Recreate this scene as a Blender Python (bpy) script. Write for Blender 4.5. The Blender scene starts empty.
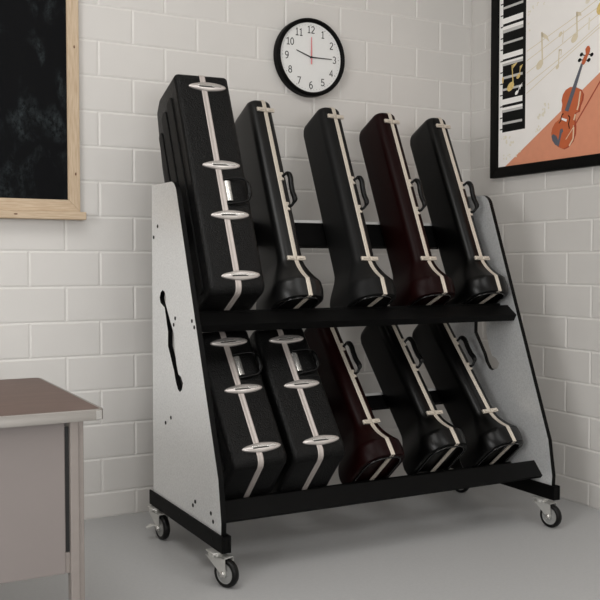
import bpy, bmesh, math, random
from mathutils import Vector, Matrix
random.seed(4)
scn = bpy.context.scene
COL = scn.collection
PI = math.pi

# ------------------------------------------------------------------ materials
def nodes(name):
    m = bpy.data.materials.new(name); m.use_nodes = True
    nt = m.node_tree; b = nt.nodes['Principled BSDF']
    return m, nt, b
def rgb(r, g, b):
    f = lambda c: (c/255/12.92) if c/255 <= .04045 else ((c/255+.055)/1.055)**2.4
    return (f(r), f(g), f(b), 1)
def mat(name, col, rough=.5, metal=0., noise=0., nscale=30., bump=0., bscale=200., bdist=.002, spec=.5, coat=0., stretch=None, detail=4):
    m, nt, b = nodes(name)
    b.inputs['Base Color'].default_value = col
    b.inputs['Roughness'].default_value = rough
    b.inputs['Metallic'].default_value = metal
    b.inputs['Specular IOR Level'].default_value = spec
    b.inputs['Coat Weight'].default_value = coat
    tc = nt.nodes.new('ShaderNodeTexCoord'); mp = nt.nodes.new('ShaderNodeMapping')
    nt.links.new(tc.outputs['Object'], mp.inputs['Vector'])
    if stretch: mp.inputs['Scale'].default_value = stretch
    if noise:
        n = nt.nodes.new('ShaderNodeTexNoise'); n.inputs['Scale'].default_value = nscale; n.inputs['Detail'].default_value = detail
        nt.links.new(mp.outputs[0], n.inputs['Vector'])
        r = nt.nodes.new('ShaderNodeMapRange')
        r.inputs['From Min'].default_value = .25; r.inputs['From Max'].default_value = .75
        r.inputs['To Min'].default_value = 1-noise; r.inputs['To Max'].default_value = 1+noise
        nt.links.new(n.outputs['Fac'], r.inputs['Value'])
        mx = nt.nodes.new('ShaderNodeVectorMath'); mx.operation = 'SCALE'
        mx.inputs[0].default_value = col[:3]
        nt.links.new(r.outputs[0], mx.inputs['Scale'])
        nt.links.new(mx.outputs[0], b.inputs['Base Color'])
    if bump:
        n2 = nt.nodes.new('ShaderNodeTexNoise'); n2.inputs['Scale'].default_value = bscale; n2.inputs['Detail'].default_value = 3
        nt.links.new(tc.outputs['Object'], n2.inputs['Vector'])
        bp = nt.nodes.new('ShaderNodeBump'); bp.inputs['Strength'].default_value = bump; bp.inputs['Distance'].default_value = bdist
        nt.links.new(n2.outputs['Fac'], bp.inputs['Height'])
        nt.links.new(bp.outputs[0], b.inputs['Normal'])
    return m

M = {}
M['block'] = mat('glazed_block', rgb(206,203,199), .38, noise=.025, nscale=2.2, bump=.12, bscale=60, bdist=.002)
M['lit_bevel'] = mat('painted_lit_bevel', rgb(212,209,205), .5, noise=.02)  # paler block bevels, painting in the light they catch along the joints
M['plaster'] = mat('white_paint', rgb(214,211,206), .8, noise=.02, nscale=3)
M['floor'] = mat('grey_vinyl', rgb(172,172,172), .5, noise=.035, nscale=60, bump=.05, bscale=300, bdist=.001)
M['laminate'] = mat('silver_laminate', rgb(236,237,237), .42, metal=.6, noise=.12, nscale=110, detail=6)
M['black'] = mat('black_board', rgb(6,6,6), .55, spec=.09, noise=.15, nscale=160, bump=.1, bscale=400, bdist=.001)
M['edge'] = mat('black_edge', rgb(4,4,4), .5, spec=.12, noise=.05)
M['paleedge'] = mat('pale_board_edge', rgb(206,206,204), .5, noise=.03)
M['bolt'] = mat('black_bolt', rgb(4,4,4), .5, spec=.15, noise=.05)
M['leather'] = mat('textured_black_plastic', rgb(9,9,9), .4, noise=.9, nscale=190, bump=1.0, bscale=150, bdist=.010, spec=.16)
def pebble():
    m = M['leather']; nt = m.node_tree; b = nt.nodes['Principled BSDF']
    v = nt.nodes.new('ShaderNodeTexVoronoi'); v.inputs['Scale'].default_value = 150; v.inputs['Randomness'].default_value = 1
    tc = [n for n in nt.nodes if n.type == 'TEX_COORD'][0]; nt.links.new(tc.outputs['Object'], v.inputs['Vector'])
    bp = [n for n in nt.nodes if n.type == 'BUMP'][0]; nt.links.new(v.outputs['Distance'], bp.inputs['Height'])
    bp.inputs['Strength'].default_value = 1; bp.inputs['Distance'].default_value = .0022; bp.invert = True
    b.inputs['Roughness'].default_value = .36; b.inputs['Specular IOR Level'].default_value = .18
pebble()
M['leather2'] = mat('smooth_black_side_plastic', rgb(10,10,10), .5, spec=.15, noise=.05, nscale=50, bump=.1, bscale=200)
M['greycase'] = mat('charcoal_plastic', rgb(14,14,14), .34, spec=.28, noise=.08, nscale=200, bump=.12, bscale=400, bdist=.001)
M['greycase2'] = mat('dark_grey_plastic', rgb(18,18,18), .46, spec=.14, noise=.06, nscale=200, bump=.12, bscale=400, bdist=.001)
M['redcase'] = mat('burgundy_black_plastic', rgb(20,2,2), .4, spec=.1, noise=.1, nscale=200, bump=.12, bscale=400, bdist=.001)
M['blackcase'] = mat('black_plastic', rgb(2,2,2), .30, spec=.22, noise=.08, nscale=200, bump=.15, bscale=350, bdist=.001)
M['trim'] = mat('warm_aluminium', rgb(202,193,180), .42, metal=.35, noise=.04, nscale=90)
M['trimw'] = mat('grey_aluminium', rgb(186,177,172), .42, metal=.35, noise=.04, nscale=90)
M['chrome'] = mat('chrome', rgb(196,194,190), .25, metal=.8, noise=.02)
M['latch'] = mat('nickel_latch', rgb(198,192,188), .3, metal=.65, noise=.04)
M['footrim'] = mat('gloss_black_rim', rgb(6,6,6), .22, spec=.6, noise=.03)
M['handle'] = mat('gloss_black_plastic', rgb(4,4,4), .32, spec=.2, noise=.05)
M['zinc'] = mat('zinc_steel', rgb(205,204,200), .32, metal=.6, noise=.05, nscale=60)
M['rubber'] = mat('black_rubber', rgb(8,8,8), .4, spec=.25, noise=.08)
M['hub'] = mat('grey_nylon', rgb(142,142,140), .45, noise=.04)
M['wood'] = None
M['desktop'] = mat('brown_laminate', rgb(98,80,73), .5, spec=.25, noise=.12, nscale=6, stretch=(1,5,1))
M['desktrim'] = mat('brushed_trim', rgb(140,136,131), .38, metal=.4, noise=.05, stretch=(1,20,20))
M['deskpanel'] = mat('taupe_steel', rgb(128,120,117), .45, noise=.03, nscale=4)
M['deskleg'] = mat('satin_steel', rgb(146,138,133), .38, metal=.4, noise=.04)
M['white'] = mat('clock_white', rgb(222,222,220), .5, noise=.01)
M['ink'] = mat('black_ink', rgb(20,20,20), .6, noise=.02)
M['pinkred'] = mat('pale_red', rgb(222,120,125), .5, noise=.02)
M['gloss'] = mat('satin_black_rim', rgb(4,4,4), .5, spec=.1, noise=.03)
M['pframe'] = mat('black_picture_frame', rgb(7,7,6), .5, spec=.12, noise=.08)
M['paper'] = mat('poster_paper', rgb(247,243,239), .5, noise=.015, nscale=8)
M['pblack'] = mat('print_black', rgb(5,5,5), .5, spec=.15, noise=.02)
M['pwhite'] = mat('print_white', rgb(250,248,245), .5, noise=.02)
M['pgrey'] = mat('print_grey', rgb(196,194,192), .5, noise=.03)
M['terra'] = mat('print_terracotta', rgb(222,148,116), .5, noise=.03, nscale=25)
M['violin'] = mat('print_violin_orange', rgb(196,98,56), .5, noise=.06, nscale=14)
M['pdark'] = mat('print_slate', rgb(92,94,104), .5, noise=.03)
M['beige'] = mat('print_beige', rgb(226,213,186), .5, noise=.05, nscale=40)
M['gold'] = mat('print_gold', rgb(222,194,122), .5, noise=.15, nscale=60)
M['speck'] = mat('print_pale_gold', rgb(236,229,212), .5, noise=.05, nscale=60)
M['pcream'] = mat('print_cream', rgb(232,205,175), .5, noise=.03)
M['pred'] = mat('print_red_brown', rgb(165,68,42), .5, noise=.06)

# maple wood with grain and knots
def wood(name, stretch):
    m, nt, b = nodes(name); b.inputs['Roughness'].default_value = .5
    tc = nt.nodes.new('ShaderNodeTexCoord'); mp = nt.nodes.new('ShaderNodeMapping'); mp.inputs['Scale'].default_value = stretch
    nt.links.new(tc.outputs['Object'], mp.inputs['Vector'])
    n = nt.nodes.new('ShaderNodeTexNoise'); n.inputs['Scale'].default_value = 9; n.inputs['Detail'].default_value = 6
    nt.links.new(mp.outputs[0], n.inputs['Vector'])
    cr = nt.nodes.new('ShaderNodeValToRGB')
    cr.color_ramp.elements[0].position = .3; cr.color_ramp.elements[0].color = rgb(176,152,124)
    cr.color_ramp.elements[1].position = .7; cr.color_ramp.elements[1].color = rgb(200,180,154)
    nt.links.new(n.outputs['Fac'], cr.inputs['Fac'])
    nt.links.new(cr.outputs['Color'], b.inputs['Base Color'])
    return m
M['wood_v'] = wood('maple_upright', (18,18,1.2))
M['wood_h'] = wood('maple_rail', (1.2,18,18))
M['knot'] = mat('wood_knot', rgb(92,58,34), .6, noise=.2)

# chalk-dusted board
def chalk():
    m, nt, b = nodes('chalk_dusted_slate'); b.inputs['Roughness'].default_value = .62
    b.inputs['Specular IOR Level'].default_value = .1
    tc = nt.nodes.new('ShaderNodeTexCoord')
    mp = nt.nodes.new('ShaderNodeMapping'); mp.inputs['Scale'].default_value = (1.6,1,1); mp.inputs['Rotation'].default_value = (0,.5,0)
    nt.links.new(tc.outputs['Object'], mp.inputs['Vector'])
    a = nt.nodes.new('ShaderNodeTexNoise'); a.inputs['Scale'].default_value = 4.5; a.inputs['Detail'].default_value = 5; a.inputs['Distortion'].default_value = .8
    nt.links.new(mp.outputs[0], a.inputs['Vector'])
    f = nt.nodes.new('ShaderNodeTexNoise'); f.inputs['Scale'].default_value = 30; f.inputs['Detail'].default_value = 9; f.inputs['Roughness'].default_value = .75
    nt.links.new(mp.outputs[0], f.inputs['Vector'])
    r1 = nt.nodes.new('ShaderNodeMapRange'); r1.inputs['From Min'].default_value = .5; r1.inputs['From Max'].default_value = .85
    nt.links.new(a.outputs['Fac'], r1.inputs['Value'])
    r2 = nt.nodes.new('ShaderNodeMapRange'); r2.inputs['From Min'].default_value = .42; r2.inputs['From Max'].default_value = .9
    nt.links.new(f.outputs['Fac'], r2.inputs['Value'])
    mu = nt.nodes.new('ShaderNodeMath'); mu.operation = 'MULTIPLY'
    nt.links.new(r1.outputs[0], mu.inputs[0]); nt.links.new(r2.outputs[0], mu.inputs[1])
    mix = nt.nodes.new('ShaderNodeMix'); mix.data_type = 'RGBA'
    mix.inputs['A'].default_value = rgb(4,5,7); mix.inputs['B'].default_value = rgb(88,98,101)
    nt.links.new(mu.outputs[0], mix.inputs['Factor'])
    nt.links.new(mix.outputs['Result'], b.inputs['Base Color'])
    return m
M['chalk'] = chalk()

# ------------------------------------------------------------------ helpers
def obj(name, bm, m, parent=None, smooth=None, keep=False):
    if not keep: bmesh.ops.recalc_face_normals(bm, faces=bm.faces[:])
    me = bpy.data.meshes.new(name); bm.to_mesh(me); bm.free()
    for x in (m if isinstance(m, (list, tuple)) else [m]): me.materials.append(x)
    if smooth is not None:
        me.polygons.foreach_set('use_smooth', [True]*len(me.polygons))
        if smooth < 170: me.set_sharp_from_angle(angle=math.radians(smooth))
    o = bpy.data.objects.new(name, me); COL.objects.link(o)
    if parent: o.parent = parent
    return o
def thing(name, label, cat, loc=(0,0,0), rot=None, group=None):
    o = bpy.data.objects.new(name, None); COL.objects.link(o); o.empty_display_size = .1
    o.location = loc
    if rot is not None: o.rotation_euler = rot
    o['label'] = label; o['category'] = cat
    if group: o['group'] = group
    return o
def struct(name, bm, m, label, cat, **k):
    o = obj(name, bm, m, **k); o['kind'] = 'structure'; o['label'] = label; o['category'] = cat
    return o
def part_at(o, world):      # give a part its own origin; world = local offset
    o.data.transform(Matrix.Translation(-Vector(world))); o.location = world
    return o
def add_box(bm, lo, hi, mi=0, bevel=0, seg=2):
    c = [(a+b)/2 for a, b in zip(lo, hi)]; s = [abs(b-a) for a, b in zip(lo, hi)]
    t = bmesh.new(); bmesh.ops.create_cube(t, size=1, matrix=Matrix.Translation(c) @ Matrix.Diagonal((*s, 1)))
    if bevel: bmesh.ops.bevel(t, geom=t.edges[:], offset=bevel, segments=seg, profile=.5, affect='EDGES')
    merge(bm, t, mi)
def merge(bm, t, mi=0):
    mp = {}
    for v in t.verts: mp[v] = bm.verts.new(v.co)
    for f in t.faces:
        try: nf = bm.faces.new([mp[v] for v in f.verts]); nf.material_index = mi
        except ValueError: pass
    t.free()
def box(lo, hi, bevel=0, seg=2):
    bm = bmesh.new(); add_box(bm, lo, hi, 0, bevel, seg); return bm
def add_loft(bm, rings, cap0=True, cap1=True, closed=True, loop=False, mi=0):
    vs = [[bm.verts.new(p) for p in r] for r in rings]
    n = len(rings[0])
    pairs = list(zip(vs[:-1], vs[1:]))
    if loop: pairs.append((vs[-1], vs[0]))
    for a, b in pairs:
        for i in range(n if closed else n-1):
            j = (i+1) % n
            f = bm.faces.new((a[i], a[j], b[j], b[i])); f.material_index = mi
    if not loop:
        if cap0: bm.faces.new(vs[0][::-1]).material_index = mi
        if cap1: bm.faces.new(vs[-1]).material_index = mi
def loft(rings, **k):
    bm = bmesh.new(); add_loft(bm, rings, **k); return bm
def add_tube(bm, pts, rad, n=10, flat=1.0, cap=True):
    pts = [Vector(p) for p in pts]; rings = []
    up = None
    for i, p in enumerate(pts):
        t = (pts[min(i+1, len(pts)-1)] - pts[max(i-1, 0)]).normalized()
        if up is None: up = Vector((0,0,1)) if abs(t.z) < .9 else Vector((1,0,0))
        a = up - t*up.dot(t); a.normalize(); b = t.cross(a); up = a
        r = rad[i] if isinstance(rad, (list, tuple)) else rad
        rings.append([p + a*r*math.cos(2*PI*k/n) + b*r*flat*math.sin(2*PI*k/n) for k in range(n)])
    add_loft(bm, rings)
def smooth_path(pts, n=6):
    P = [Vector(p) for p in pts]; out = []
    for i in range(len(P)-1):
        p0 = P[max(i-1,0)]; p1 = P[i]; p2 = P[i+1]; p3 = P[min(i+2, len(P)-1)]
        for k in range(n):
            t = k/n
            out.append(.5*((2*p1)+(p2-p0)*t+(2*p0-5*p1+4*p2-p3)*t*t+(3*p1-p0-3*p2+p3)*t**3))
    out.append(P[-1]); return out
def add_revolve(bm, prof, center, axis, n=40, mi=0):
    # prof = list of (radius, along axis); closed surface with caps
    ax = Vector(axis).normalized(); a = ax.orthogonal().normalized(); b = ax.cross(a); c = Vector(center)
    rings = []
    for r, h in prof:
        rings.append([c + ax*h + (a*math.cos(2*PI*k/n) + b*math.sin(2*PI*k/n))*max(r, 1e-4) for k in range(n)])
    add_loft(bm, rings, mi=mi)
def rounded(pts, radii, seg=6, inset=0.):
    # convex polygon (counter-clockwise), inset inwards, rounded corners
    n = len(pts); out = []
    L = []
    for i in range(n):
        p = Vector(pts[i]).to_2d() if len(pts[i]) > 2 else Vector(pts[i]); q = Vector(pts[(i+1) % n])
        d = (q-p).normalized(); nn = Vector((-d.y, d.x))
        L.append((p+nn*inset, d))
    cr = lambda a, b: a.x*b.y-a.y*b.x
    for i in range(n):
        (p0, d0), (p1, d1) = L[i-1], L[i]
        t = cr(p1-p0, d1)/cr(d0, d1); v = p0+d0*t
        ang = math.acos(max(-1, min(1, d0.dot(d1))))
        r = max(radii[i]-inset, .0008)
        tl = r*math.tan(ang/2)
        a = v-d0*tl; c = a+Vector((-d0.y, d0.x))*r
        a0 = math.atan2((a-c).y, (a-c).x)
        for k in range(seg+1):
            th = a0+ang*k/seg
            out.append((c.x+r*math.cos(th), c.y+r*math.sin(th)))
    return out
def prism_x(prof, x0, x1, bev=.0, mi=0, bm=None):
    # extrude a (y,z) polygon along x
    bm = bm or bmesh.new()
    add_loft(bm, [[(x0, y, z) for y, z in prof], [(x1, y, z) for y, z in prof]], mi=mi)
    return bm

# ------------------------------------------------------------------ the room
XL, YF, ZC = -7.2, -8.0, 4.8
def block_wall(axis):
    # running bond of bevelled glazed blocks, 0.4 x 0.2 m; face plane at 0
    bm = bmesh.new()
    W = -XL if axis == 'x' else -YF
    P = (lambda s, d, z: (-s, d, z)) if axis == 'x' else (lambda s, d, z: (d, -s, z))
    g, bev, dep = .0008, .010, .0036
    def quad(*p): bm.faces.new([bm.verts.new(q) for q in p])
    quad(P(-.02,dep,0), P(W,dep,0), P(W,dep,ZC), P(-.02,dep,ZC))
    quad(P(0,.12,0), P(0,.12,ZC), P(W,.12,ZC), P(W,.12,0))
    for (a, b) in ((0,0),(W,W)):
        quad(P(a,dep,0), P(a,dep,ZC), P(a,.12,ZC), P(a,.12,0))
    quad(P(0,dep,ZC), P(W,dep,ZC), P(W,.12,ZC), P(0,.12,ZC)); quad(P(0,dep,0), P(0,.12,0), P(W,.12,0), P(W,dep,0))
    k = -1
    while True:
        z0 = .147+.2*k; z1 = z0+.2
        if z0 >= ZC: break
        even = k % 2 == 0
        if axis == 'x': ph = .28 if even else .077
        else: ph = .152 if even else .355
        s = ph-.4
        while s < W:
            a, b = max(s, 0)+g, min(s+.4, W)-g
            lo, hi = max(z0, 0)+g, min(z1, ZC)-g
            if b-a > .03 and hi-lo > .03:
                o = [P(a,dep,lo), P(b,dep,lo), P(b,dep,hi), P(a,dep,hi)]
                i = [P(a+bev,0,lo+bev), P(b-bev,0,lo+bev), P(b-bev,0,hi-bev), P(a+bev,0,hi-bev)]
                ov = [bm.verts.new(q) for q in o]; iv = [bm.verts.new(q) for q in i]
                bm.faces.new(iv)
                for q in range(4): bm.faces.new((ov[q], ov[(q+1)%4], iv[(q+1)%4], iv[q])).material_index = 1
            s += .4
        k += 1
    # orient every face towards the room
    bm.normal_update()
    n = Vector((0,-1,0)) if axis == 'x' else Vector((-1,0,0))
    for f in bm.faces:
        c = f.calc_center_median(); d = c.y if axis == 'x' else c.x
        if d < .05 and f.normal.dot(n) < 0: f.normal_flip()
        if d > .1 and f.normal.dot(n) > 0: f.normal_flip()
    return bm
struct('wall_back', block_wall('x'), [M['block'], M['lit_bevel']], 'off-white glazed block wall behind the rack', 'wall', keep=True)
struct('wall_right', block_wall('y'), [M['block'], M['lit_bevel']], 'off-white glazed block wall carrying the framed poster', 'wall', keep=True)
struct('wall_left', box((XL-.12, YF, 0), (XL, 0, ZC)), M['plaster'], 'white painted wall at the left of the room', 'wall')
struct('wall_front', box((XL, YF-.12, 0), (0, YF, ZC)), M['plaster'], 'white painted wall behind the viewer', 'wall')
struct('floor', box((XL-.12, YF-.12, -.1), (.12, .12, 0)), M['floor'], 'smooth grey floor', 'floor')
struct('ceiling', box((XL-.12, YF-.12, ZC), (.12, .12, ZC+.1)), M['plaster'], 'white painted ceiling', 'ceiling')

# ------------------------------------------------------------------ the rack
RACK = Vector((-1.5, -.9, 0))
rack = thing('storage_rack', 'large two-tier instrument rack with silver side panels and black shelves on casters', 'rack', RACK)
def rp(name, bm, m, parent=None, **k):       # rack part built in world coordinates
    o = obj(name, bm, m, None, **k); o.data.transform(Matrix.Translation(-RACK)); o.parent = parent or rack
    return o
PANEL = [(-.445,.165), (-1.372,.165), (-1.378,.29), (-1.345,.487)]
for k in range(9):
    th = math.radians(21+69*k/8); r = .085
    PANEL.append((-.742-r*math.cos(th)+.0, 1.81+r*math.sin(th)))
PANEL += [(-.6,1.896), (-.447,1.897)]
SLOT = [(-.563,1.298),(-.579,1.325),(-.608,1.338),(-.638,1.331),(-.661,1.301),(-.652,1.27),(-.731,1.17),(-.779,1.117),(-.783,1.045),(-.808,.971),(-.836,.918),(-.871,.909),(-.901,.879),(-.886,.846),(-.858,.83),(-.83,.839),(-.799,.876),(-.776,.925),(-.687,1.05),(-.688,1.124),(-.639,1.248),(-.606,1.259),(-.575,1.271)]
BOLTS = [(-.539,1.675),(-.475,1.618),(-.796,1.199),(-.774,1.165),(-1.027,1.198),(-1.057,1.169),(-.725,.681),(-.645,.642),(-1.059,.319),(-1.029,.294),(-1.257,.309),(-1.283,.276)]
def panel(x_out, x_in):
    bm = bmesh.new(); faces = {}
    sl = [(y-(.022 if x_in < -.49 and x_out > -.5 and 4 <= i <= 13 else 0), z) for i, (y, z) in enumerate(SLOT)]
    for x in (x_out, x_in):
        ed = []; loops = []
        for poly in (PANEL, sl):
            vs = [bm.verts.new((x, y, z)) for y, z in poly]; loops.append(vs)
            for i in range(len(vs)): ed.append(bm.edges.new((vs[i], vs[(i+1) % len(vs)])))
        bmesh.ops.triangle_fill(bm, use_beauty=True, use_dissolve=True, edges=ed)
        faces[x] = loops
    for f in bm.faces: f.material_index = 0
    for la, lb in zip(faces[x_out], faces[x_in]):
        for i in range(len(la)):
            j = (i+1) % len(la)
            bm.faces.new((la[i], la[j], lb[j], lb[i])).material_index = 1
    return bm
for xo, xi, s in ((-2.52, -2.494, -1), (-.486, -.512, 1)):
    p = rp('side_panel', panel(xo, xi), [M['laminate'], M['edge']])
    p['label'] = 'silver laminate end panel with black edge and wavy hand slot'
    for y, z in BOLTS:
        bm = bmesh.new(); add_revolve(bm, [(.010,-.004),(.010,.0015),(.007,.003)], (xo, y, z), (s,0,0), 14)
        rp('bolt', bm, M['bolt'], p, smooth=40)
    # base rail: outer cheek and inner cheek gripping the panel
    bm = bmesh.new()
    o = xo+s*.009; i = xi-s*.012
    a, b = min(o, xo), max(o, xo); add_box(bm, (a,-1.405,.157), (b,-.40,.236), bevel=.002)
    a, b = min(xi, i), max(xi, i); add_box(bm, (a,-1.405,.157), (b,-.40,.236), bevel=.002)
    add_box(bm, (min(xo,xi)+.001,-1.40,.157), (max(xo,xi)-.001,-.402,.1645))
    add_box(bm, (min(xo,xi)+.001,-1.403,.157), (max(xo,xi)-.001,-1.386,.232))
    r = rp('base_rail', bm, M['black'])
    for y, z in ((-.457,.215), (-.873,.209), (-1.29,.199)):
        bm = bmesh.new(); add_revolve(bm, [(.007,-.003),(.007,.001),(.004,.002)], (o, y, z), (s,0,0), 12)
        rp('bolt', bm, M['bolt'], r, smooth=40)
X0, X1 = -2.493, -.513
def slab(p, d, l, t, up=True):      # (y,z) corner p, direction d, length l, thickness t to the underside
    d = Vector(d).normalized(); n = Vector((-d.y, d.x))
    if n.y > 0: n = -n
    p = Vector(p); return [tuple(p), tuple(p+d*l), tuple(p+d*l+n*t), tuple(p+n*t)]
rp('front_lip', prism_x([(-.995,1.232),(-1.074,1.178),(-1.052,1.143),(-.972,1.196)], X0, X1), M['black'])
rp('front_lip', prism_x([(-1.235,.352),(-1.303,.277),(-1.289,.262),(-1.217,.334)], X0, X1), M['black'])
o = rp('support_board', prism_x(slab((-.925,1.2403), (.913,-.408), .19, .03), X0, X1), [M['black'], M['paleedge']])
o = rp('support_board', prism_x(slab((-1.035,.306), (.756,-.655), .125, .026), X0, X1), [M['black'], M['paleedge']])
for o in [c for c in rack.children if c.name.startswith('support_board')]:
    me = o.data; top = max(me.polygons, key=lambda f: f.normal.z*(1 if f.area > .05 else 0)); top.material_index = 1
def bar(face_pt, ang, ln, t):
    d = Vector((math.sin(ang), math.cos(ang))); n = Vector((d.y, -d.x)); c = Vector(face_pt)
    a = c-d*ln/2; b = c+d*ln/2; e = b+d*.018
    q = lambda p0, p1: prism_x([tuple(p0), tuple(p1), tuple(p1+n*t), tuple(p0+n*t)], X0, X1)
    o = rp('back_bar', q(a, b), M['black'])
    rp('bar_edge', q(b, e), M['paleedge'], o)
bar((-.5255,1.648), .455, .148, .034)
bar((-.6365,.660), .71, .084, .030)

# casters
def caster(px, py, wx, wy, brake):
    c = Vector((wx, wy, .066)); ax = Vector((wx-px, wy-py, 0))
    tr = ax.normalized(); n = Vector((tr.y, -tr.x, 0))
    if n.x > 0: n = -n                      # axle points to the left of the room
    bm = bmesh.new()
    # swivel plate and bearing
    Rz = Matrix.Translation((px, py, 0))
    t = bmesh.new(); add_box(t, (-.032,-.042,.150), (.032,.042,.157), bevel=.002); bmesh.ops.transform(t, matrix=Rz, verts=t.verts[:]); merge(bm, t)
    add_revolve(bm, [(.034,.134),(.034,.150),(.03,.152)], (px, py, 0), (0,0,1), 20)
    # fork: crown and two tapered cheeks
    for s in (-1, 1):
        o = n*(s*.026)
        prof = []
        a = Vector((px, py, .140))-tr*.036; b = Vector((px, py, .140))+tr*(ax.length+.014)
        q = [a, b, c+tr*.019+Vector((0,0,.004)), c+tr*.012-Vector((0,0,.014)), c-tr*.012-Vector((0,0,.014)), c-tr*.018+Vector((0,0,.006))]
        r0 = [p+o for p in q]; r1 = [p+o+n*(s*.004) for p in q]
        add_loft(bm, [r0, r1])
    a = Vector((px, py, .140))-tr*.036; b = Vector((px, py, .140))+tr*(ax.length+.014)
    q0 = [a-n*.03, b-n*.03, b+n*.03, a+n*.03]
    add_loft(bm, [q0, [p+Vector((0,0,-.005)) for p in q0]])
    f = rp('caster', bm, M['zinc'], smooth=40)
    f['label'] = 'zinc swivel caster under the base rail'
    bm = bmesh.new(); add_revolve(bm, [(.012,-.037),(.014,-.034),(.014,.034),(.012,.037),(.006,.039)], c, n, 16)
    rp('axle', bm, M['chrome'], f, smooth=40)
    bm = bmesh.new(); add_revolve(bm, [(.016,-.02),(.018,-.0195),(.019,-.013),(.044,-.013),(.048,-.016),(.048,.016),(.044,.013),(.019,.013),(.018,.0195),(.016,.02)], c, n, 40)
    rp('wheel', bm, M['hub'], f, smooth=35)
    bm = bmesh.new()
    rings = []
    for k in range(48):
        th = 2*PI*k/48; d = tr*math.cos(th)+Vector((0,0,1))*math.sin(th)
        rings.append([c+d*r+n*h for r, h in ((.0475,-.017),(.058,-.0185),(.0635,-.014),(.066,-.006),(.066,.006),(.0635,.014),(.058,.0185),(.0475,.017))])
    add_loft(bm, rings, loop=True)
    rp('tire', bm, M['rubber'], f, smooth=50)
    if brake:
        bm = bmesh.new(); d = (n*.8-tr*.25).normalized()
        b0 = c-tr*.01+Vector((0,0,.012))+n*.03; sd = tr
        pts = [b0, b0+d*.025+Vector((0,0,.004)), b0+d*.055-Vector((0,0,.010))]
        w = [.016, .018, .010]
        rings = [[p+sd*w_-Vector((0,0,.003)), p+sd*w_+Vector((0,0,.003)), p-sd*w_+Vector((0,0,.003)), p-sd*w_-Vector((0,0,.003))] for p, w_ in zip(pts, w)]
        add_loft(bm, rings); rp('brake_lever', bm, M['zinc'], f)
caster(-2.530,-1.335, -2.502,-1.396, False)
caster(-2.520,-.475, -2.512,-.562, True)
caster(-.527,-1.315, -.516,-1.376, False)
caster(-.490,-.46, -.470,-.51, True)

# ------------------------------------------------------------------ cases
def place(t, T, lean, roll):
    # local axes: X = width, Y = depth towards the rear, Z = along the case
    cl, sl = math.cos(lean), math.sin(lean); c, s = math.cos(roll), math.sin(roll)
    R = Matrix(((c,0,-s),(0,1,0),(s,0,c)))
    Xa = R @ Vector((1,0,0)); U = R @ Vector((0,sl,cl)); V = R @ Vector((0,cl,-sl))
    m = Matrix((( Xa.x,V.x,U.x),(Xa.y,V.y,U.y),(Xa.z,V.z,U.z)))
    t.location = T; t.rotation_euler = m.to_euler()
def sm(t): t = max(0, min(1, t)); return t*t*(3-2*t)
SV = .075
def tsec(u, L):
    vf = 0 if u <= .098 else (SV if u >= .25 else SV*(1-(1-(u-.098)/.152)**1.75))
    k = sm((.275-u)/.225)
    wl = .085+.076*k; wr = .056+.070*k
    rl = .050+.072*k; rr = .042+.060*k
    vb = .345
    e = 0.
    d = L-u
    if u < .06: q = .012*(1-u/.06)**2; wl -= q; wr -= q
    if d < .035: e = .035-math.sqrt(max(0, .035**2-(.035-d)**2))
    ch = max(0, .05-d)*.7
    return wl-e*.7, wr-e*.7, vf+e, vb-max(ch, e), max(rl-e*.3, .012), max(rr-e*.3, .012), .03
def tring(u, L, ins=0.):
    wl, wr, vf, vb, rl, rr, rb = tsec(u, L)
    wl -= ins; wr -= ins; vf += ins; vb -= ins; rl = max(rl-ins, .004); rr = max(rr-ins, .004); rb = max(rb-ins, .004)
    return [(x, y, u) for x, y in rounded([(-wl,vf),(wr,vf),(wr,vb),(-wl,vb)], [rl,rr,rb,rb], 8)]
def sweep_band(pts, hw, h, groove, bm):
    # closed ribbon round the seam: pts are (v,u), outward normal from the loop
    n = len(pts); rings = []
    area = sum(pts[i][0]*pts[(i+1)%n][1]-pts[(i+1)%n][0]*pts[i][1] for i in range(n))
    for i in range(n):
        a = Vector(pts[i-1]); b = Vector(pts[(i+1)%n]); d = (b-a).normalized()
        nn = Vector((d.y,-d.x)) if area > 0 else Vector((-d.y,d.x))
        p = Vector(pts[i])
        cs = [(-hw,-.003),(-hw,h*.7),(-hw*.8,h),(-groove*1.6,h),(-groove,h*.45),(groove,h*.45),(groove*1.6,h),(hw*.8,h),(hw,h*.7),(hw,-.003)] if groove else [(-hw,-.003),(-hw,h*.6),(-hw*.75,h),(-hw*.45,h),(-hw*.4,h*.85),(hw*.4,h*.85),(hw*.45,h),(hw*.75,h),(hw,h*.6),(hw,-.003)]
        rings.append([(x, p.x+nn.x*y, p.y+nn.y*y) for x, y in cs])
    add_loft(bm, rings, loop=True)
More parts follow.
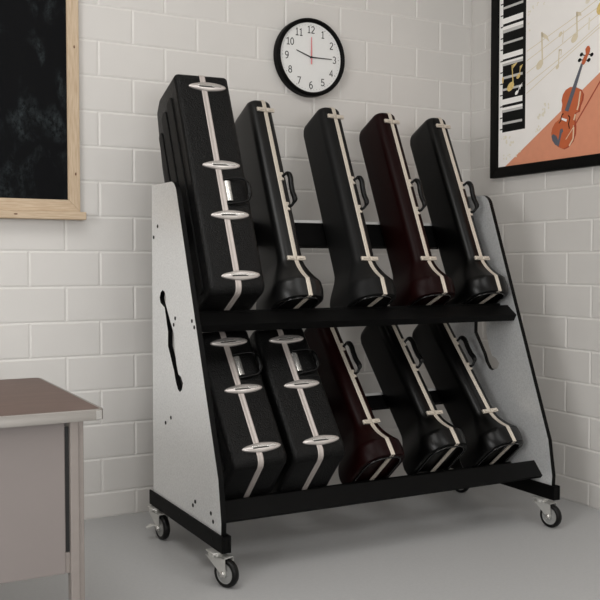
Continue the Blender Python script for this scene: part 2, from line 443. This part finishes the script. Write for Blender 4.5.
def tromb_case(label, L, m, T, lean, roll, group, hu=(.56,.75), l1=None):
    t = thing('trombone_case', label, 'instrument case', group=group)
    us = [.004,.02,.05,.08,.098]+[.098+.152*k/10 for k in range(1,11)]+[.262,.29,.4,.6,.8,L-.2,L-.085,L-.06]
    us += [L-.035+.035*math.sin(PI/2*k/6) for k in range(7)]
    rings = [tring(.016,L,.036), tring(.016,L,.033), tring(.002,L,.026), tring(0,L,.012), tring(0,L,.006)]+[tring(us[0],L,.0008)]+[tring(u,L) for u in us[1:]]
    obj('shell', loft(rings), m, t, smooth=38)
    rim = tring(0,L,.028); N = len(rim); c0 = Vector((sum(p[0] for p in rim)/N, sum(p[1] for p in rim)/N, 0)); rr_ = []
    for p in rim:
        q = Vector((p[0],p[1],0)); e = (q-c0).normalized()
        rr_.append([q+e*.006*math.cos(2*PI*j/8)+Vector((0,0,.006*math.sin(2*PI*j/8)-.001)) for j in range(8)])
    obj('foot_rim', loft(rr_, loop=True), M['footrim'], t, smooth=60)
    # seam trim
    front = [.003,.05,.098]+[.098+.152*k/12 for k in range(1,13)]+[.4,.7,L-.2]+[L-.035+.035*math.sin(PI/2*k/6) for k in range(0,7)]
    loop = [(tsec(u,L)[2], u) for u in front]
    back = [L-.035+.035*math.sin(PI/2*k/6) for k in range(6,-1,-1)]+[L-.06,L-.085,L-.3,.6,.3,.1,.003]
    loop += [(tsec(u,L)[3], u) for u in back]
    bm = bmesh.new(); sweep_band(loop, .0118, .0045, .0026, bm)
    obj('trim_band', bm, M['trim'], t, smooth=35)
    # latches
    for u in ((l1 if l1 else L-.082), .245):
        bm = bmesh.new()
        for s in (-1,1):
            a, b = (.002,.054) if s > 0 else (-.054,-.002)
            add_box(bm, (a, SV-.013, u-.012), (b, SV+.0, u+.012), bevel=.003)
            c = s*.028
            add_box(bm, (c-.014, SV-.019, u-.006), (c+.014, SV-.012, u+.006), bevel=.002)
        obj('latch', bm, M['trim'], t)
    # handle, swung out over the right of the seam
    d = Vector((.53,-.85,0))*.84; b0 = Vector((.020, SV-.004, 0)); ua, ub = hu
    Z = lambda u: Vector((0,0,u))
    pts = [b0+Z(ua), b0+d*.020+Z(ua-.004), b0+d*.045+Z(ua+.010), b0+d*.056+Z(ua+.03), b0+d*.050+Z(ua+.07), b0+d*.051+Z((ua+ub)/2+.02), b0+d*.056+Z(ub-.035), b0+d*.052+Z(ub-.012), b0+d*.036+Z(ub+.004), b0+d*.018+Z(ub), b0+Z(ub-.004)]
    sp = smooth_path(pts, 5); N = len(sp)
    rad = []
    for i in range(N):
        k = i/(N-1); rad.append(.0075+.0075*sm((k-.16)/.12)*sm((.84-k)/.12))
    bm = bmesh.new(); add_tube(bm, sp, rad, 10)
    h = obj('handle', bm, M['handle'], t, smooth=60)
    for u in (ua, ub-.004):
        bm = bmesh.new()
        add_box(bm, (.008, SV-.010, u-.024), (.026, SV+.001, u-.012), bevel=.003)
        add_box(bm, (.008, SV-.010, u+.012), (.026, SV+.001, u+.024), bevel=.003)
        add_box(bm, (.010, SV-.007, u-.020), (.022, SV+.001, u+.020), bevel=.002)
        obj('handle_mount', bm, M['trim'], h)
    # hinges on the back of the seam
    for u in (.35, L-.19):
        bm = bmesh.new(); vb = tsec(u,L)[3]
        add_box(bm, (-.02, vb-.003, u-.03), (.02, vb+.006, u+.03), bevel=.002)
        obj('hinge', bm, M['handle'], t)
    place(t, T, lean, roll)
    return t

TG, LG = 'slim trombone cases on the upper shelf', 'slim trombone cases on the lower shelf'
tromb_case('slim charcoal trombone case on upper shelf, right beside the wide black case', 1.259, M['greycase'], (-1.8853,-1.0726,1.3152), 0.4484, -0.0215, TG)
tromb_case('slim matte dark grey trombone case on upper shelf below the clock', 1.259, M['greycase2'], (-1.4256,-1.0716,1.3138), 0.4511, -0.0234, TG)
tromb_case('slim burgundy-black trombone case on upper shelf, third of the four slim ones', 1.259, M['redcase'], (-1.0263,-1.0738,1.3167), 0.456, -0.0239, TG)
tromb_case('slim black trombone case at the right end of the upper shelf', 1.259, M['blackcase'], (-.6400,-1.0773,1.3209), 0.4636, -0.0282, TG)
tromb_case('slim burgundy-black trombone case on lower shelf beside the wide cases', 1.0, M['redcase'], (-1.4874,-1.2426,0.4827), 0.7117, 0.0038, LG)
tromb_case('slim black trombone case in the middle of the three slim ones on lower shelf', 1.0, M['blackcase'], (-1.0718,-1.2501,0.5034), 0.7323, -0.0145, LG)
tromb_case('slim black trombone case at the right end of the lower shelf', 1.0, M['blackcase'], (-0.6625,-1.2397,0.476), 0.6991, 0.033, LG)

def wide_case(label, L, lats, hnd, T, lean, roll, group, chamf):
    t = thing('instrument_case', label, 'instrument case', group=group)
    EB, TH, HW = -.18, .396, .152
    if chamf: prof = [(0,0), (TH, EB*TH), (TH,.85), (.345,L-.05), (.27,L), (0,L)]; rad = [.055,.03,.3,.05,.04,.022]
    else:     prof = [(0,0), (TH, EB*TH), (TH,L), (0,L)]; rad = [.055,.03,.03,.032]
    r = .026
    left = []
    for k in range(6):
        th = PI/2*k/5            # th=0: outermost side face
        left.append((-HW+r*(1-math.cos(th)), r*(1-math.sin(th))))
    RG = []
    for x, ins in left: RG.append([(x, v, u) for v, u in rounded(prof, rad, 8, ins)])
    for x, ins in left[::-1]: RG.append([(-x, v, u) for v, u in rounded(prof, rad, 8, ins)])
    bm = loft(RG)
    sh = obj('shell', bm, M['leather'], t, smooth=35)
    # raised ribs along both sides
    for s in (-1,1):
        for v0, v1, top in ((.085,.165, L-.075 if chamf else L-.05), (.187,.265, L-.10 if chamf else L-.05), (.287,.345, (L-.17 if chamf else L-.05))):
            bm = bmesh.new(); rr = []
            for x, ins in ((HW-.004,0),(HW+.003,0),(HW+.0065,.004)):
                rr.append([(s*x, v, u) for v, u in rounded([(v0,.03),(v1,.03),(v1,top-(.03 if chamf else 0)),(v0,top)], [.03]*4, 6, ins)])
            add_loft(bm, rr); obj('side_rib', bm, M['leather2'], t, smooth=30)
    loop = rounded(prof, rad, 10)
    bm = bmesh.new(); sweep_band(loop, .0155, .0035, 0, bm)
    obj('trim_band', bm, M['trimw'], t, smooth=35)
    for u in lats:
        # lens-shaped nickel plate, longer on the right
        out = []
        for k in range(36):
            a = 2*PI*k/36; c, s = math.cos(a), math.sin(a)
            x = .02+ (.105*c); hw = .026*(abs(s)**.9)*(1 if s >= 0 else -1)
            if c < 0: hw *= (1-.25*abs(c))
            else: hw *= (1-.12*abs(c))
            out.append((x, hw))
        bm = bmesh.new(); rr = []
        for sc, h in ((1,-.001),(1,.004),(.95,.0085),(.84,.0115),(.5,.013)):
            rr.append([(.02+(x-.02)*sc, -h, u+z*sc) for x, z in out])
        add_loft(bm, rr); lp = obj('latch', bm, M['latch'], t, smooth=40)
        obj('lever_shade_slit', box((-.03,-.0138,u-.0075), (.055,-.011,u-.002), .001), M['ink'], lp)  # dark slit, painting in the shadow line beneath the lever
        bm = bmesh.new(); add_box(bm, (-.035,-.017,u-.002), (.045,-.011,u+.008), bevel=.003)
        add_box(bm, (.045,-.0155,u-.004), (.095,-.011,u+.006), bevel=.002)
        obj('latch_lever', bm, M['chrome'], lp)
    # handle: a loop swung to the right
    ua, ub = hnd
    pts = [(.020,-.004,ua), (.05,-.014,ua), (.10,-.022,ua+.002), (.125,-.026,ua+.012), (.136,-.028,ua+.035), (.139,-.028,(ua+ub)/2), (.136,-.028,ub-.035), (.125,-.026,ub-.012), (.10,-.022,ub-.002), (.05,-.014,ub), (.020,-.004,ub)]
    sp = smooth_path(pts, 5); N = len(sp)
    rad_ = [.0065+.008*sm((k/(N-1)-.33)/.1)*sm((.67-k/(N-1))/.1) for k in range(N)]
    bm = bmesh.new(); add_tube(bm, sp, rad_, 10)
    h = obj('handle', bm, M['handle'], t, smooth=60)
    bm = bmesh.new(); rr = []
    for k in range(9):
        a = PI*k/8; x = .034-.018*math.cos(a); d = .004+.010*math.sin(a)
        rr.append([(x, -d, ua+.014), (x, -d, ub-.014), (x, -d+.006, ub-.014), (x, -d+.006, ua+.014)])
    add_loft(bm, rr); obj('handle_plate', bm, M['chrome'], h, smooth=60)
    place(t, T, lean, roll)
    return t
WG = 'wide textured black instrument cases'
wide_case('tall wide textured black case at the left end of the upper shelf', 1.216, (1.141,.685,.407,.081), (.470,.607), (-2.2852,-1.0719,1.3416), 0.3653, 0.0191, WG, True)
wide_case('wide textured black case at the left end of the lower shelf', .77, (.685,.407,.081), (.470,.607), (-2.2438,-1.2373,0.5133), 0.6287, 0.0309, WG, False)
wide_case('wide textured black case on lower shelf, second from the left panel', .77, (.685,.407,.081), (.470,.607), (-1.9102,-1.2394,0.5191), 0.6396, 0.0232, WG, False)

# ------------------------------------------------------------------ clock
CX, CZ = -1.321, 2.785
clk = thing('wall_clock', 'round white wall clock with black rim above the rack', 'clock', (CX, 0, CZ))
def rev_y(prof, n=64): bm = bmesh.new(); add_revolve(bm, prof, (0,0,0), (0,-1,0), n); return bm
bm = bmesh.new(); rings = []
for k in range(72):
    a = 2*PI*k/72
    rings.append([(r*math.cos(a), -h, r*math.sin(a)) for r, h in ((.207,.001),(.240,.001),(.246,.006),(.2455,.052),(.243,.061),(.236,.066),(.227,.065),(.222,.060),(.218,.045),(.207,.045))])
add_loft(bm, rings, loop=True); obj('rim', bm, M['gloss'], clk, smooth=40)
obj('dial', rev_y([(.218,.012),(.218,.047),(.10,.0472)]), M['white'], clk)
def arc(cx, cz, rx, rz, a0, a1, n=14):
    return [(cx+rx*math.cos(math.radians(a0+(a1-a0)*k/n)), cz+rz*math.sin(math.radians(a0+(a1-a0)*k/n))) for k in range(n+1)]
DIG = {'0': [arc(.27,.5,.22,.44,0,360,24)],
 '1': [[(.10,.80),(.29,.93),(.29,.06)], [(.08,.06),(.50,.06)]],
 '2': [arc(.27,.70,.21,.24,160,-30)+[(.06,.07)], [(.04,.06),(.52,.06)]],
 '3': [arc(.24,.72,.21,.22,150,-80), arc(.24,.28,.24,.23,80,-150)],
 '4': [[(.52,.30),(.02,.30),(.38,.93),(.38,.03)]],
 '5': [[(.47,.94),(.12,.94),(.10,.53)]+arc(.24,.32,.25,.26,110,-150)],
 '6': [arc(.28,.31,.22,.26,0,360,20), [(.06,.33)]+arc(.38,.42,.32,.52,180,80)],
 '7': [[(.04,.93),(.50,.93),(.20,.03)]],
 '8': [arc(.27,.72,.19,.21,0,360,18), arc(.27,.29,.23,.24,0,360,18)],
 '9': [arc(.26,.68,.22,.26,0,360,20), [(.48,.66)]+arc(.16,.57,.32,.52,0,-100)]}
def numeral(sx, h, cx, cz):
    bm = bmesh.new(); adv = .60*h; th = .058*h; x0 = cx-(len(sx)*adv-.06*h)/2
    for i, ch in enumerate(sx):
        for ln in DIG[ch]:
            P = [Vector((x0+i*adv+x*h, cz-h/2+z*h)) for x, z in ln]; n = len(P)
            closed = (P[0]-P[-1]).length < 1e-4
            A = []; B = []
            for j in range(n):
                d0 = (P[j]-P[j-1]).normalized() if j else None; d1 = (P[j+1]-P[j]).normalized() if j < n-1 else None
                if closed and j == 0: d0 = (P[-1]-P[-2]).normalized()
                if closed and j == n-1: d1 = (P[1]-P[0]).normalized()
                d0 = d0 or d1; d1 = d1 or d0
                t = (d0+d1).normalized(); nn = Vector((-t.y, t.x)); k = th/max(.5, t.dot(d1))
                A.append(P[j]+nn*k); B.append(P[j]-nn*k)
            add_loft(bm, [[(A[j].x,-.0472,A[j].y), (B[j].x,-.0472,B[j].y), (B[j].x,-.0480,B[j].y), (A[j].x,-.0480,A[j].y)] for j in range(n)])
    return bm
for h in range(1,13):
    a = PI/2-2*PI*h/12
    obj('numeral', numeral(str(h), .047, .172*math.cos(a), .174*math.sin(a)), M['ink'], clk)
bm = bmesh.new()
for k in range(60):
    a = 2*PI*k/60; r0 = .202 if k % 5 else .198
    d = Vector((math.cos(a),0,math.sin(a))); e = Vector((-d.z,0,d.x))*(.0006 if k % 5 else .0013)
    p = [d*r0-e, d*r0+e, d*.206+e, d*.206-e]
    add_loft(bm, [[(q.x,-.0471,q.z) for q in p], [(q.x,-.0478,q.z) for q in p]])
obj('minute_track', bm, M['ink'], clk)
def hand(name, ang, l, back, w, y, mt):
    d = Vector((math.cos(ang),0,math.sin(ang))); e = Vector((-d.z,0,d.x))
    p = [d*-back-e*w, d*-back+e*w, d*l+e*w*.6, d*l-e*w*.6]
    bm = bmesh.new(); add_loft(bm, [[(q.x,y,q.z) for q in p], [(q.x,y-.0015,q.z) for q in p]])
    obj(name, bm, mt, clk)
hand('hour_hand', math.radians(161), .112, .006, .0042, -.050, M['ink'])
hand('minute_hand', math.radians(0.5), .150, .008, .0036, -.0525, M['ink'])
hand('second_hand', math.radians(90), .125, .045, .004, -.0555, M['pinkred'])
obj('hand_pivot', rev_y([(.007,.046),(.007,.0575),(.004,.058)], 20), M['ink'], clk)

# ------------------------------------------------------------------ chalkboard
BX0, BX1, BZ0, BZ1 = -4.75, -2.799, 1.766, 3.15
cb = thing('chalkboard', 'dusty black chalkboard in pale wooden frame hanging above the desk', 'chalkboard', ((BX0+BX1)/2, 0, BZ0))
OC = Vector(((BX0+BX1)/2, 0, BZ0))
def cbp(name, bm, m, parent=None, **k):
    o = obj(name, bm, m, parent or cb, **k); o.data.transform(Matrix.Translation(-OC)); return o
cbp('writing_surface', box((BX0+.05,-.022,BZ0+.05), (BX1-.05,-.002,BZ1-.05)), M['chalk'])
fw = .068
def frame_piece(p0, p1, p2, p3, y0, y1, bev=.003):
    bm = bmesh.new(); add_loft(bm, [[(x,y0,z) for x,z in (p0,p1,p2,p3)], [(x,y1,z) for x,z in (p0,p1,p2,p3)]])
    bmesh.ops.bevel(bm, geom=[e for e in bm.edges], offset=bev, segments=2, affect='EDGES'); return bm
fr = [((BX1,BZ0),(BX1,BZ1),(BX1-fw,BZ1-fw),(BX1-fw,BZ0+fw),'wood_v'), ((BX0,BZ0),(BX0,BZ1),(BX0+fw,BZ1-fw),(BX0+fw,BZ0+fw),'wood_v'),
      ((BX0,BZ0),(BX1,BZ0),(BX1-fw,BZ0+fw),(BX0+fw,BZ0+fw),'wood_h'), ((BX0,BZ1),(BX1,BZ1),(BX1-fw,BZ1-fw),(BX0+fw,BZ1-fw),'wood_h')]
for a, b, c, d, mt in fr:
    p = cbp('frame_rail', frame_piece(a, b, c, d, -.001, -.036), M[mt])
    if mt == 'wood_v' and a[0] == BX1:
        for x, z, h in ((-2.826,2.688,.018), (-2.824,1.98,.018)):
            bm = bmesh.new(); add_loft(bm, [[(x+.0045*math.cos(t*PI/6), -.0358, z+h*.5*math.sin(t*PI/6)) for t in range(12)], [(x+.0045*math.cos(t*PI/6), -.0364, z+h*.5*math.sin(t*PI/6)) for t in range(12)]])
            cbp('knot', bm, M['knot'], p)
tr_ = cbp('chalk_tray', box((BX0-.02,-.085,1.722), (-2.777,-.001,1.766), .005), M['wood_h'])
bm = bmesh.new(); add_loft(bm, [[(-3.165+.011*math.cos(t*PI/6), -.0848, 1.746+.004*math.sin(t*PI/6)) for t in range(12)], [(-3.165+.011*math.cos(t*PI/6), -.0854, 1.746+.004*math.sin(t*PI/6)) for t in range(12)]])
cbp('knot', bm, M['knot'], tr_)

# ------------------------------------------------------------------ poster on the right wall (s = -y along the wall, z up)
PS0, PS1, PZ0, PZ1 = .256, 1.78, 2.058, 3.72
ps = thing('framed_poster', 'black framed music poster with piano keys, notes and violin on right wall', 'poster', (0, -(PS0+PS1)/2, PZ0))
OP = Vector((0, -(PS0+PS1)/2, PZ0))
def pp(name, bm, m, **k):
    o = obj(name, bm, m, ps, **k); o.data.transform(Matrix.Translation(-OP)); return o
pf = .068
for a in ([(PS0,PZ0),(PS0,PZ1),(PS0+pf+.008,PZ1-pf),(PS0+pf+.008,PZ0+pf)], [(PS1,PZ0),(PS1,PZ1),(PS1-pf,PZ1-pf),(PS1-pf,PZ0+pf)],
          [(PS0,PZ0),(PS1,PZ0),(PS1-pf,PZ0+pf),(PS0+pf+.008,PZ0+pf)], [(PS0,PZ1),(PS1,PZ1),(PS1-pf,PZ1-pf),(PS0+pf+.008,PZ1-pf)]):
    bm = bmesh.new(); add_loft(bm, [[(-.002,-s,z) for s,z in a], [(-.042,-s,z) for s,z in a]])
    bmesh.ops.bevel(bm, geom=bm.edges[:], offset=.003, segments=2, affect='EDGES')
    pp('frame_rail', bm, M['pframe'])
PM = ['paper','pblack','pwhite','pgrey','terra','violin','pdark','beige','gold','speck','pcream','pred']
bm = bmesh.new(); add_box(bm, (-.030,-(PS1-.03),PZ0+.03), (-.004,-(PS0+.03),PZ1-.03), 0)
SL, SR, ZT, ZB = PS0+.05, PS1-.05, PZ1-.05, PZ0+.05
def ink(poly, layer, m):
    vs = [bm.verts.new((-.030-.00025*layer, -s, z)) for s, z in poly]
    f = bm.faces.new(vs); f.material_index = PM.index(m); f.normal_update()
    if f.normal.x > 0: f.normal_flip()
def rect(s0, s1, z0, z1, l, m): ink([(s0,z0),(s1,z0),(s1,z1),(s0,z1)], l, m)
def stroke(pts, w, l, m):
    for i, (a, b) in enumerate(zip(pts[:-1], pts[1:])):
        a, b = Vector(a), Vector(b); d = (b-a).normalized(); n = Vector((-d.y,d.x))*w/2
        ink([tuple(a-n),tuple(b-n),tuple(b+n),tuple(a+n)], l+.2*(i % 3), m)
def ell(c, rx, rz, ang, l, m, n=20):
    ca, sa = math.cos(ang), math.sin(ang)
    ink([(c[0]+rx*math.cos(2*PI*k/n)*ca-rz*math.sin(2*PI*k/n)*sa, c[1]+rx*math.cos(2*PI*k/n)*sa+rz*math.sin(2*PI*k/n)*ca) for k in range(n)], l, m)
rect(.330,.349,ZB,ZT,1,'pwhite')                                      # white margin
rect(.349,.592,2.356,ZT,1,'pblack')                                   # keyboard
rect(.345,.369,2.356,ZT,2,'pwhite')
for k in range(0,17): rect(.345,.372,2.378+.0755*k-.004,2.378+.0755*k+.004,3,'pblack')
keys = [(2.407,2.423,'pgrey'),(2.488,2.521,'w2'),(2.539,2.576,'pwhite'),(2.632,2.647,'pgrey'),(2.709,2.726,'pgrey'),(2.797,2.827,'w2'),(2.842,2.876,'pwhite'),(2.938,2.953,'pgrey'),(3.014,3.057,'w2'),(3.075,3.112,'pwhite'),(3.172,3.188,'pgrey'),
        (3.265,3.30,'w2'),(3.315,3.35,'pwhite'),(3.41,3.425,'pgrey'),(3.49,3.505,'pgrey'),(3.575,3.605,'w2'),(3.62,3.655,'pwhite')]
for a, b, m in keys:
    if m == 'w2': rect(.366,.566,a,b,3,'pgrey'); rect(.366,.566,a+(b-a)*.5,b,4,'pwhite')
    else: rect(.366,.564,a,b,3,m)
def note(head, top, w, r, l, m, flag=None, tilt=.6):
    ell(head, r*1.25, r*.85, tilt, l, m); stroke([(head[0]+r*.9, head[1]), top], w, l+1, m)
    if flag:
        ink([top,(top[0],top[1]-.03),((top[0]+flag[0])/2+.004,(top[1]+flag[1])/2-.012),flag,((top[0]+flag[0])/2+.014,(top[1]+flag[1])/2+.006)], l+1, m)
note((.449,2.650),(.462,2.788),.010,.030,6,'gold',(.515,2.795))
note((.524,2.705),(.541,2.768),.006,.016,6,'gold',(.565,2.772))
note((.509,2.600),(.538,2.642),.005,.014,6,'pwhite',(.565,2.66))
ell((.372,2.705),.008,.022,0,6,'gold')
for st in ([(.602,2.850),(1.034,2.975),(1.70,3.20)], [(.602,2.789),(1.045,2.937),(1.70,3.13)], [(.602,2.709),(1.014,2.868),(1.70,3.13)], [(.602,2.633),(1.015,2.791),(1.70,3.10)], [(.602,2.579),(.937,2.738),(1.70,3.08)]):
    stroke(st, .0042, 2, 'beige')
def bnote(head, top, w, r, flag=None): note(head, top, w, r, 3, 'beige', flag, .7)
bnote((.722,2.742),(.738,2.945),.012,.028,(.808,2.868))
bnote((1.022,2.845),(1.038,3.0),.011,.025,(1.078,2.968))
stroke([(.929,2.912),(.922,2.838)], .005, 3, 'beige'); ell((.903,2.895),.018,.012,.7,3,'beige')
stroke([(.894,2.803),(.889,2.71)], .008, 3, 'beige'); stroke([(.913,2.80),(.909,2.765)], .006, 3, 'beige'); stroke([(.892,2.80),(.914,2.797)], .008, 3, 'beige'); ell((.880,2.700),.017,.012,.9,3,'beige')
stroke([(1.142,2.942),(1.138,2.87)], .012, 3, 'speck')
ell((1.245,2.980),.052,.038,.6,4,'gold'); ell((1.262,2.972),.030,.020,.6,5,'beige')
ell((1.128,3.045),.022,.015,.6,3,'speck'); ell((1.15,3.07),.014,.012,0,3,'beige')
for c, r in (((.62,3.09),.016),((.66,3.12),.012),((.63,2.98),.014),((.70,3.13),.012),((.62,3.03),.010),((.76,3.12),.010),((.425,2.30),.030),((.465,2.275),.022),((.40,2.19),.018),((.44,2.195),.014),((.52,2.195),.018),((.55,2.21),.014),((.735,2.42),.03),((.76,2.45),.024),((.79,2.47),.022),((.70,2.33),.018),((.73,2.34),.016),((.375,2.32),.016)):
    for q in range(4): ell((c[0]+random.uniform(-1,1)*r*.8, c[1]+random.uniform(-1,1)*r*.8), r*random.uniform(.25,.5), r*random.uniform(.2,.4), random.random()*3, 2+.35*q, 'speck')
# terracotta corner
sl = (2.603-2.127)/(1.232-.402)
ink([(.402,2.1265),(SR,2.1265),(SR,2.127+sl*(SR-.402)),(.402,2.1275)], 3, 'terra')
V = [(.926,2.459),(.920,2.488),(.930,2.519),(.953,2.544),(.992,2.556),(1.033,2.549),(1.075,2.528),(1.095,2.497),(1.089,2.462),(1.071,2.433),(1.061,2.398),(1.035,2.394),(1.025,2.371),(1.030,2.342),(1.035,2.314),(1.033,2.27),(1.014,2.227),(.975,2.195),(.936,2.185),(.889,2.205),(.848,2.247),(.832,2.29),(.841,2.326),(.866,2.356),(.898,2.37),(.921,2.39),(.924,2.414),(.918,2.427)]
ink([(s+.012, z-.004) for s, z in V], 4, 'pred')
ink(V, 5, 'violin')
stroke([(1.077,2.516),(1.069,2.473),(1.062,2.434),(1.051,2.408)], .010, 6, 'pcream'); stroke([(1.037,2.385),(1.025,2.35)], .010, 6, 'pcream'); stroke([(1.025,2.319),(1.021,2.238),(.988,2.198)], .010, 6, 'pcream')
ink([(.948,2.42),(.978,2.408),(1.035,2.53),(1.094,2.673),(1.080,2.684),(1.006,2.541)], 6, 'pdark')
ink([(1.098,2.669),(1.082,2.684),(1.101,2.716),(1.117,2.731),(1.113,2.761),(1.128,2.776),(1.144,2.774),(1.153,2.756),(1.149,2.736),(1.133,2.716),(1.122,2.694),(1.110,2.676)], 7, 'violin')
for c, t in (((1.082,2.735),(1.115,2.722)), ((1.165,2.718),(1.13,2.728)), ((1.067,2.704),(1.10,2.700)), ((1.142,2.691),(1.112,2.694))):
    ell(c, .014, .011, .3, 7, 'pblack'); stroke([c, t], .006, 6, 'pblack')
ink([(.835,2.277),(.85,2.288),(.879,2.272),(.897,2.241),(.903,2.203),(.868,2.219),(.844,2.247)], 7, 'pdark')
ink([(.911,2.309),(.93,2.313),(.938,2.293),(.925,2.283),(.912,2.243),(.901,2.211),(.891,2.229),(.902,2.269)], 8, 'pdark')
ink([(.923,2.379),(.969,2.363),(.963,2.349),(.921,2.367)], 8, 'pwhite')
stroke([(.937,2.404),(.923,2.393),(.918,2.365),(.899,2.348)], .007, 7, 'pblack'); stroke([(.978,2.386),(.993,2.371),(.981,2.333),(.990,2.303)], .007, 7, 'pblack')
stroke([(1.45,2.80),(1.236,2.552),(1.026,2.31)], .009, 6, 'pred'); stroke([(1.026,2.31),(.96,2.241)], .005, 9, 'pcream')
pp('printed_sheet', bm, [M[k] for k in PM], keep=True)

# ------------------------------------------------------------------ desk
DX1, DY0, DY1, DZ = -3.222, -1.956, -.90, .95
DX0 = -5.25
dk = thing('office_desk', 'steel office desk with brown laminate top in front of the chalkboard', 'desk', ((DX0+DX1)/2, (DY0+DY1)/2, 0))
OD = Vector(((DX0+DX1)/2, (DY0+DY1)/2, 0))
def dp(name, bm, m, **k):
    o = obj(name, bm, m, dk, **k); o.data.transform(Matrix.Translation(-OD)); return o
base = [(DX0,DY0),(DX1,DY0),(DX1,DY1),(DX0,DY1)]
rr = [[(x,y,z) for x, y in rounded(base, [.035]*4, 6, i)] for z, i in ((.920,.012),(.9495,.012),(.951,.014))]
dp('desk_top', loft(rr), M['desktop'])
outer = [rounded(base, [.035]*4, 6, i) for i in (0,0,.003,.0125,.0125)]
zz = [.912,.947,.951,.951,.912]
bm = bmesh.new(); n = len(outer[0]); rings = [[(outer[k][i][0], outer[k][i][1], zz[k]) for k in range(5)] for i in range(n)]
add_loft(bm, rings, loop=True); dp('edge_trim', bm, M['desktrim'], smooth=40)
dp('corner_cap', box((DX1-.035,DY0-.0015,.914), (DX1-.012,DY0+.01,.949), .002), M['chrome'])
def leg(x0, y0, s):
    bm = bmesh.new(); add_box(bm, (x0,y0,.0), (x0+.034,y0+.05,.912), bevel=.005, seg=3)
    add_box(bm, (x0+.030 if s > 0 else x0-.016, y0+.008,.0), (x0+.052 if s > 0 else x0+.004, y0+.05,.912), bevel=.003)
    dp('leg', bm, M['deskleg'])
leg(-3.341, DY0+.04, 1); leg(-3.80, DY1-.09, 1); leg(DX0+.1, DY0+.04, -1); leg(DX0+.1, DY1-.09, -1)
dp('modesty_panel', box((DX0+.136,DY0+.052,.352), (-3.357,DY0+.070,.912), .003), M['deskpanel'])
dp('gap_shade_strip', box((-3.3565,DY0+.060,.43), (-3.341,DY0+.066,.887)), M['ink'])  # black strip painting in the darkness of the gap beside the leg
dp('panel_bracket', box((-3.3575,DY0+.056,.352), (-3.340,DY0+.069,.428), .001), M['deskleg'])
dp('end_panel', box((-3.335,DY0+.09,.352), (-3.322,DY1-.09,.912), .002), M['deskpanel'])
dp('rear_apron', box((DX0+.136,DY1-.06,.80), (-3.341,DY1-.045,.912), .002), M['deskpanel'])

# ------------------------------------------------------------------ lights and camera
def area(name, loc, target, size, power, col=(1,1,1)):
    l = bpy.data.lights.new(name, 'AREA'); l.shape = 'RECTANGLE'; l.size, l.size_y = size; l.energy = power; l.color = col
    o = bpy.data.objects.new(name, l); COL.objects.link(o); o.location = loc
    o.rotation_euler = (Vector(target)-Vector(loc)).to_track_quat('-Z','Y').to_euler()
    return o
area('ceiling_lamp_key', (-4.3,-2.9,4.7), (-4.1,-2.6,0), (2.0,2.0), 70, (1,.99,.97))
area('ceiling_lamp_fill', (-1.3,-4.4,4.7), (-1.3,-4.2,0), (2.0,1.4), 42, (1,.995,.985))
area('added_left_fill', (-7.12,-3.6,2.2), (-3,-2.2,.8), (2.6,1.8), 165, (1,.998,.995))  # added fill light at the left wall, which has no window
area('added_front_fill', (-3.1,-7.9,1.7), (-2.4,0,.5), (3.0,1.9), 118, (1,.998,.995))  # added fill from behind the camera to even out the walls; no window
w = bpy.data.worlds.new('World'); scn.world = w; w.use_nodes = True
w.node_tree.nodes['Background'].inputs[0].default_value = (.5,.5,.5,1); w.node_tree.nodes['Background'].inputs[1].default_value = .3

cam = bpy.data.cameras.new('camera'); co = bpy.data.objects.new('camera', cam); COL.objects.link(co)
co.location = (-4.164684,-5.212160,1.477575)
yaw, pit = .491506, -.039636
co.rotation_euler = (PI/2+pit, 0, -yaw)
cam.sensor_width = 36; cam.lens = 919.812*36/600; cam.clip_start = .05
scn.camera = co
scn.view_settings.view_transform = 'Standard'; scn.view_settings.look = 'None'
scn.view_settings.gamma = 1; scn.view_settings.exposure = 0.0
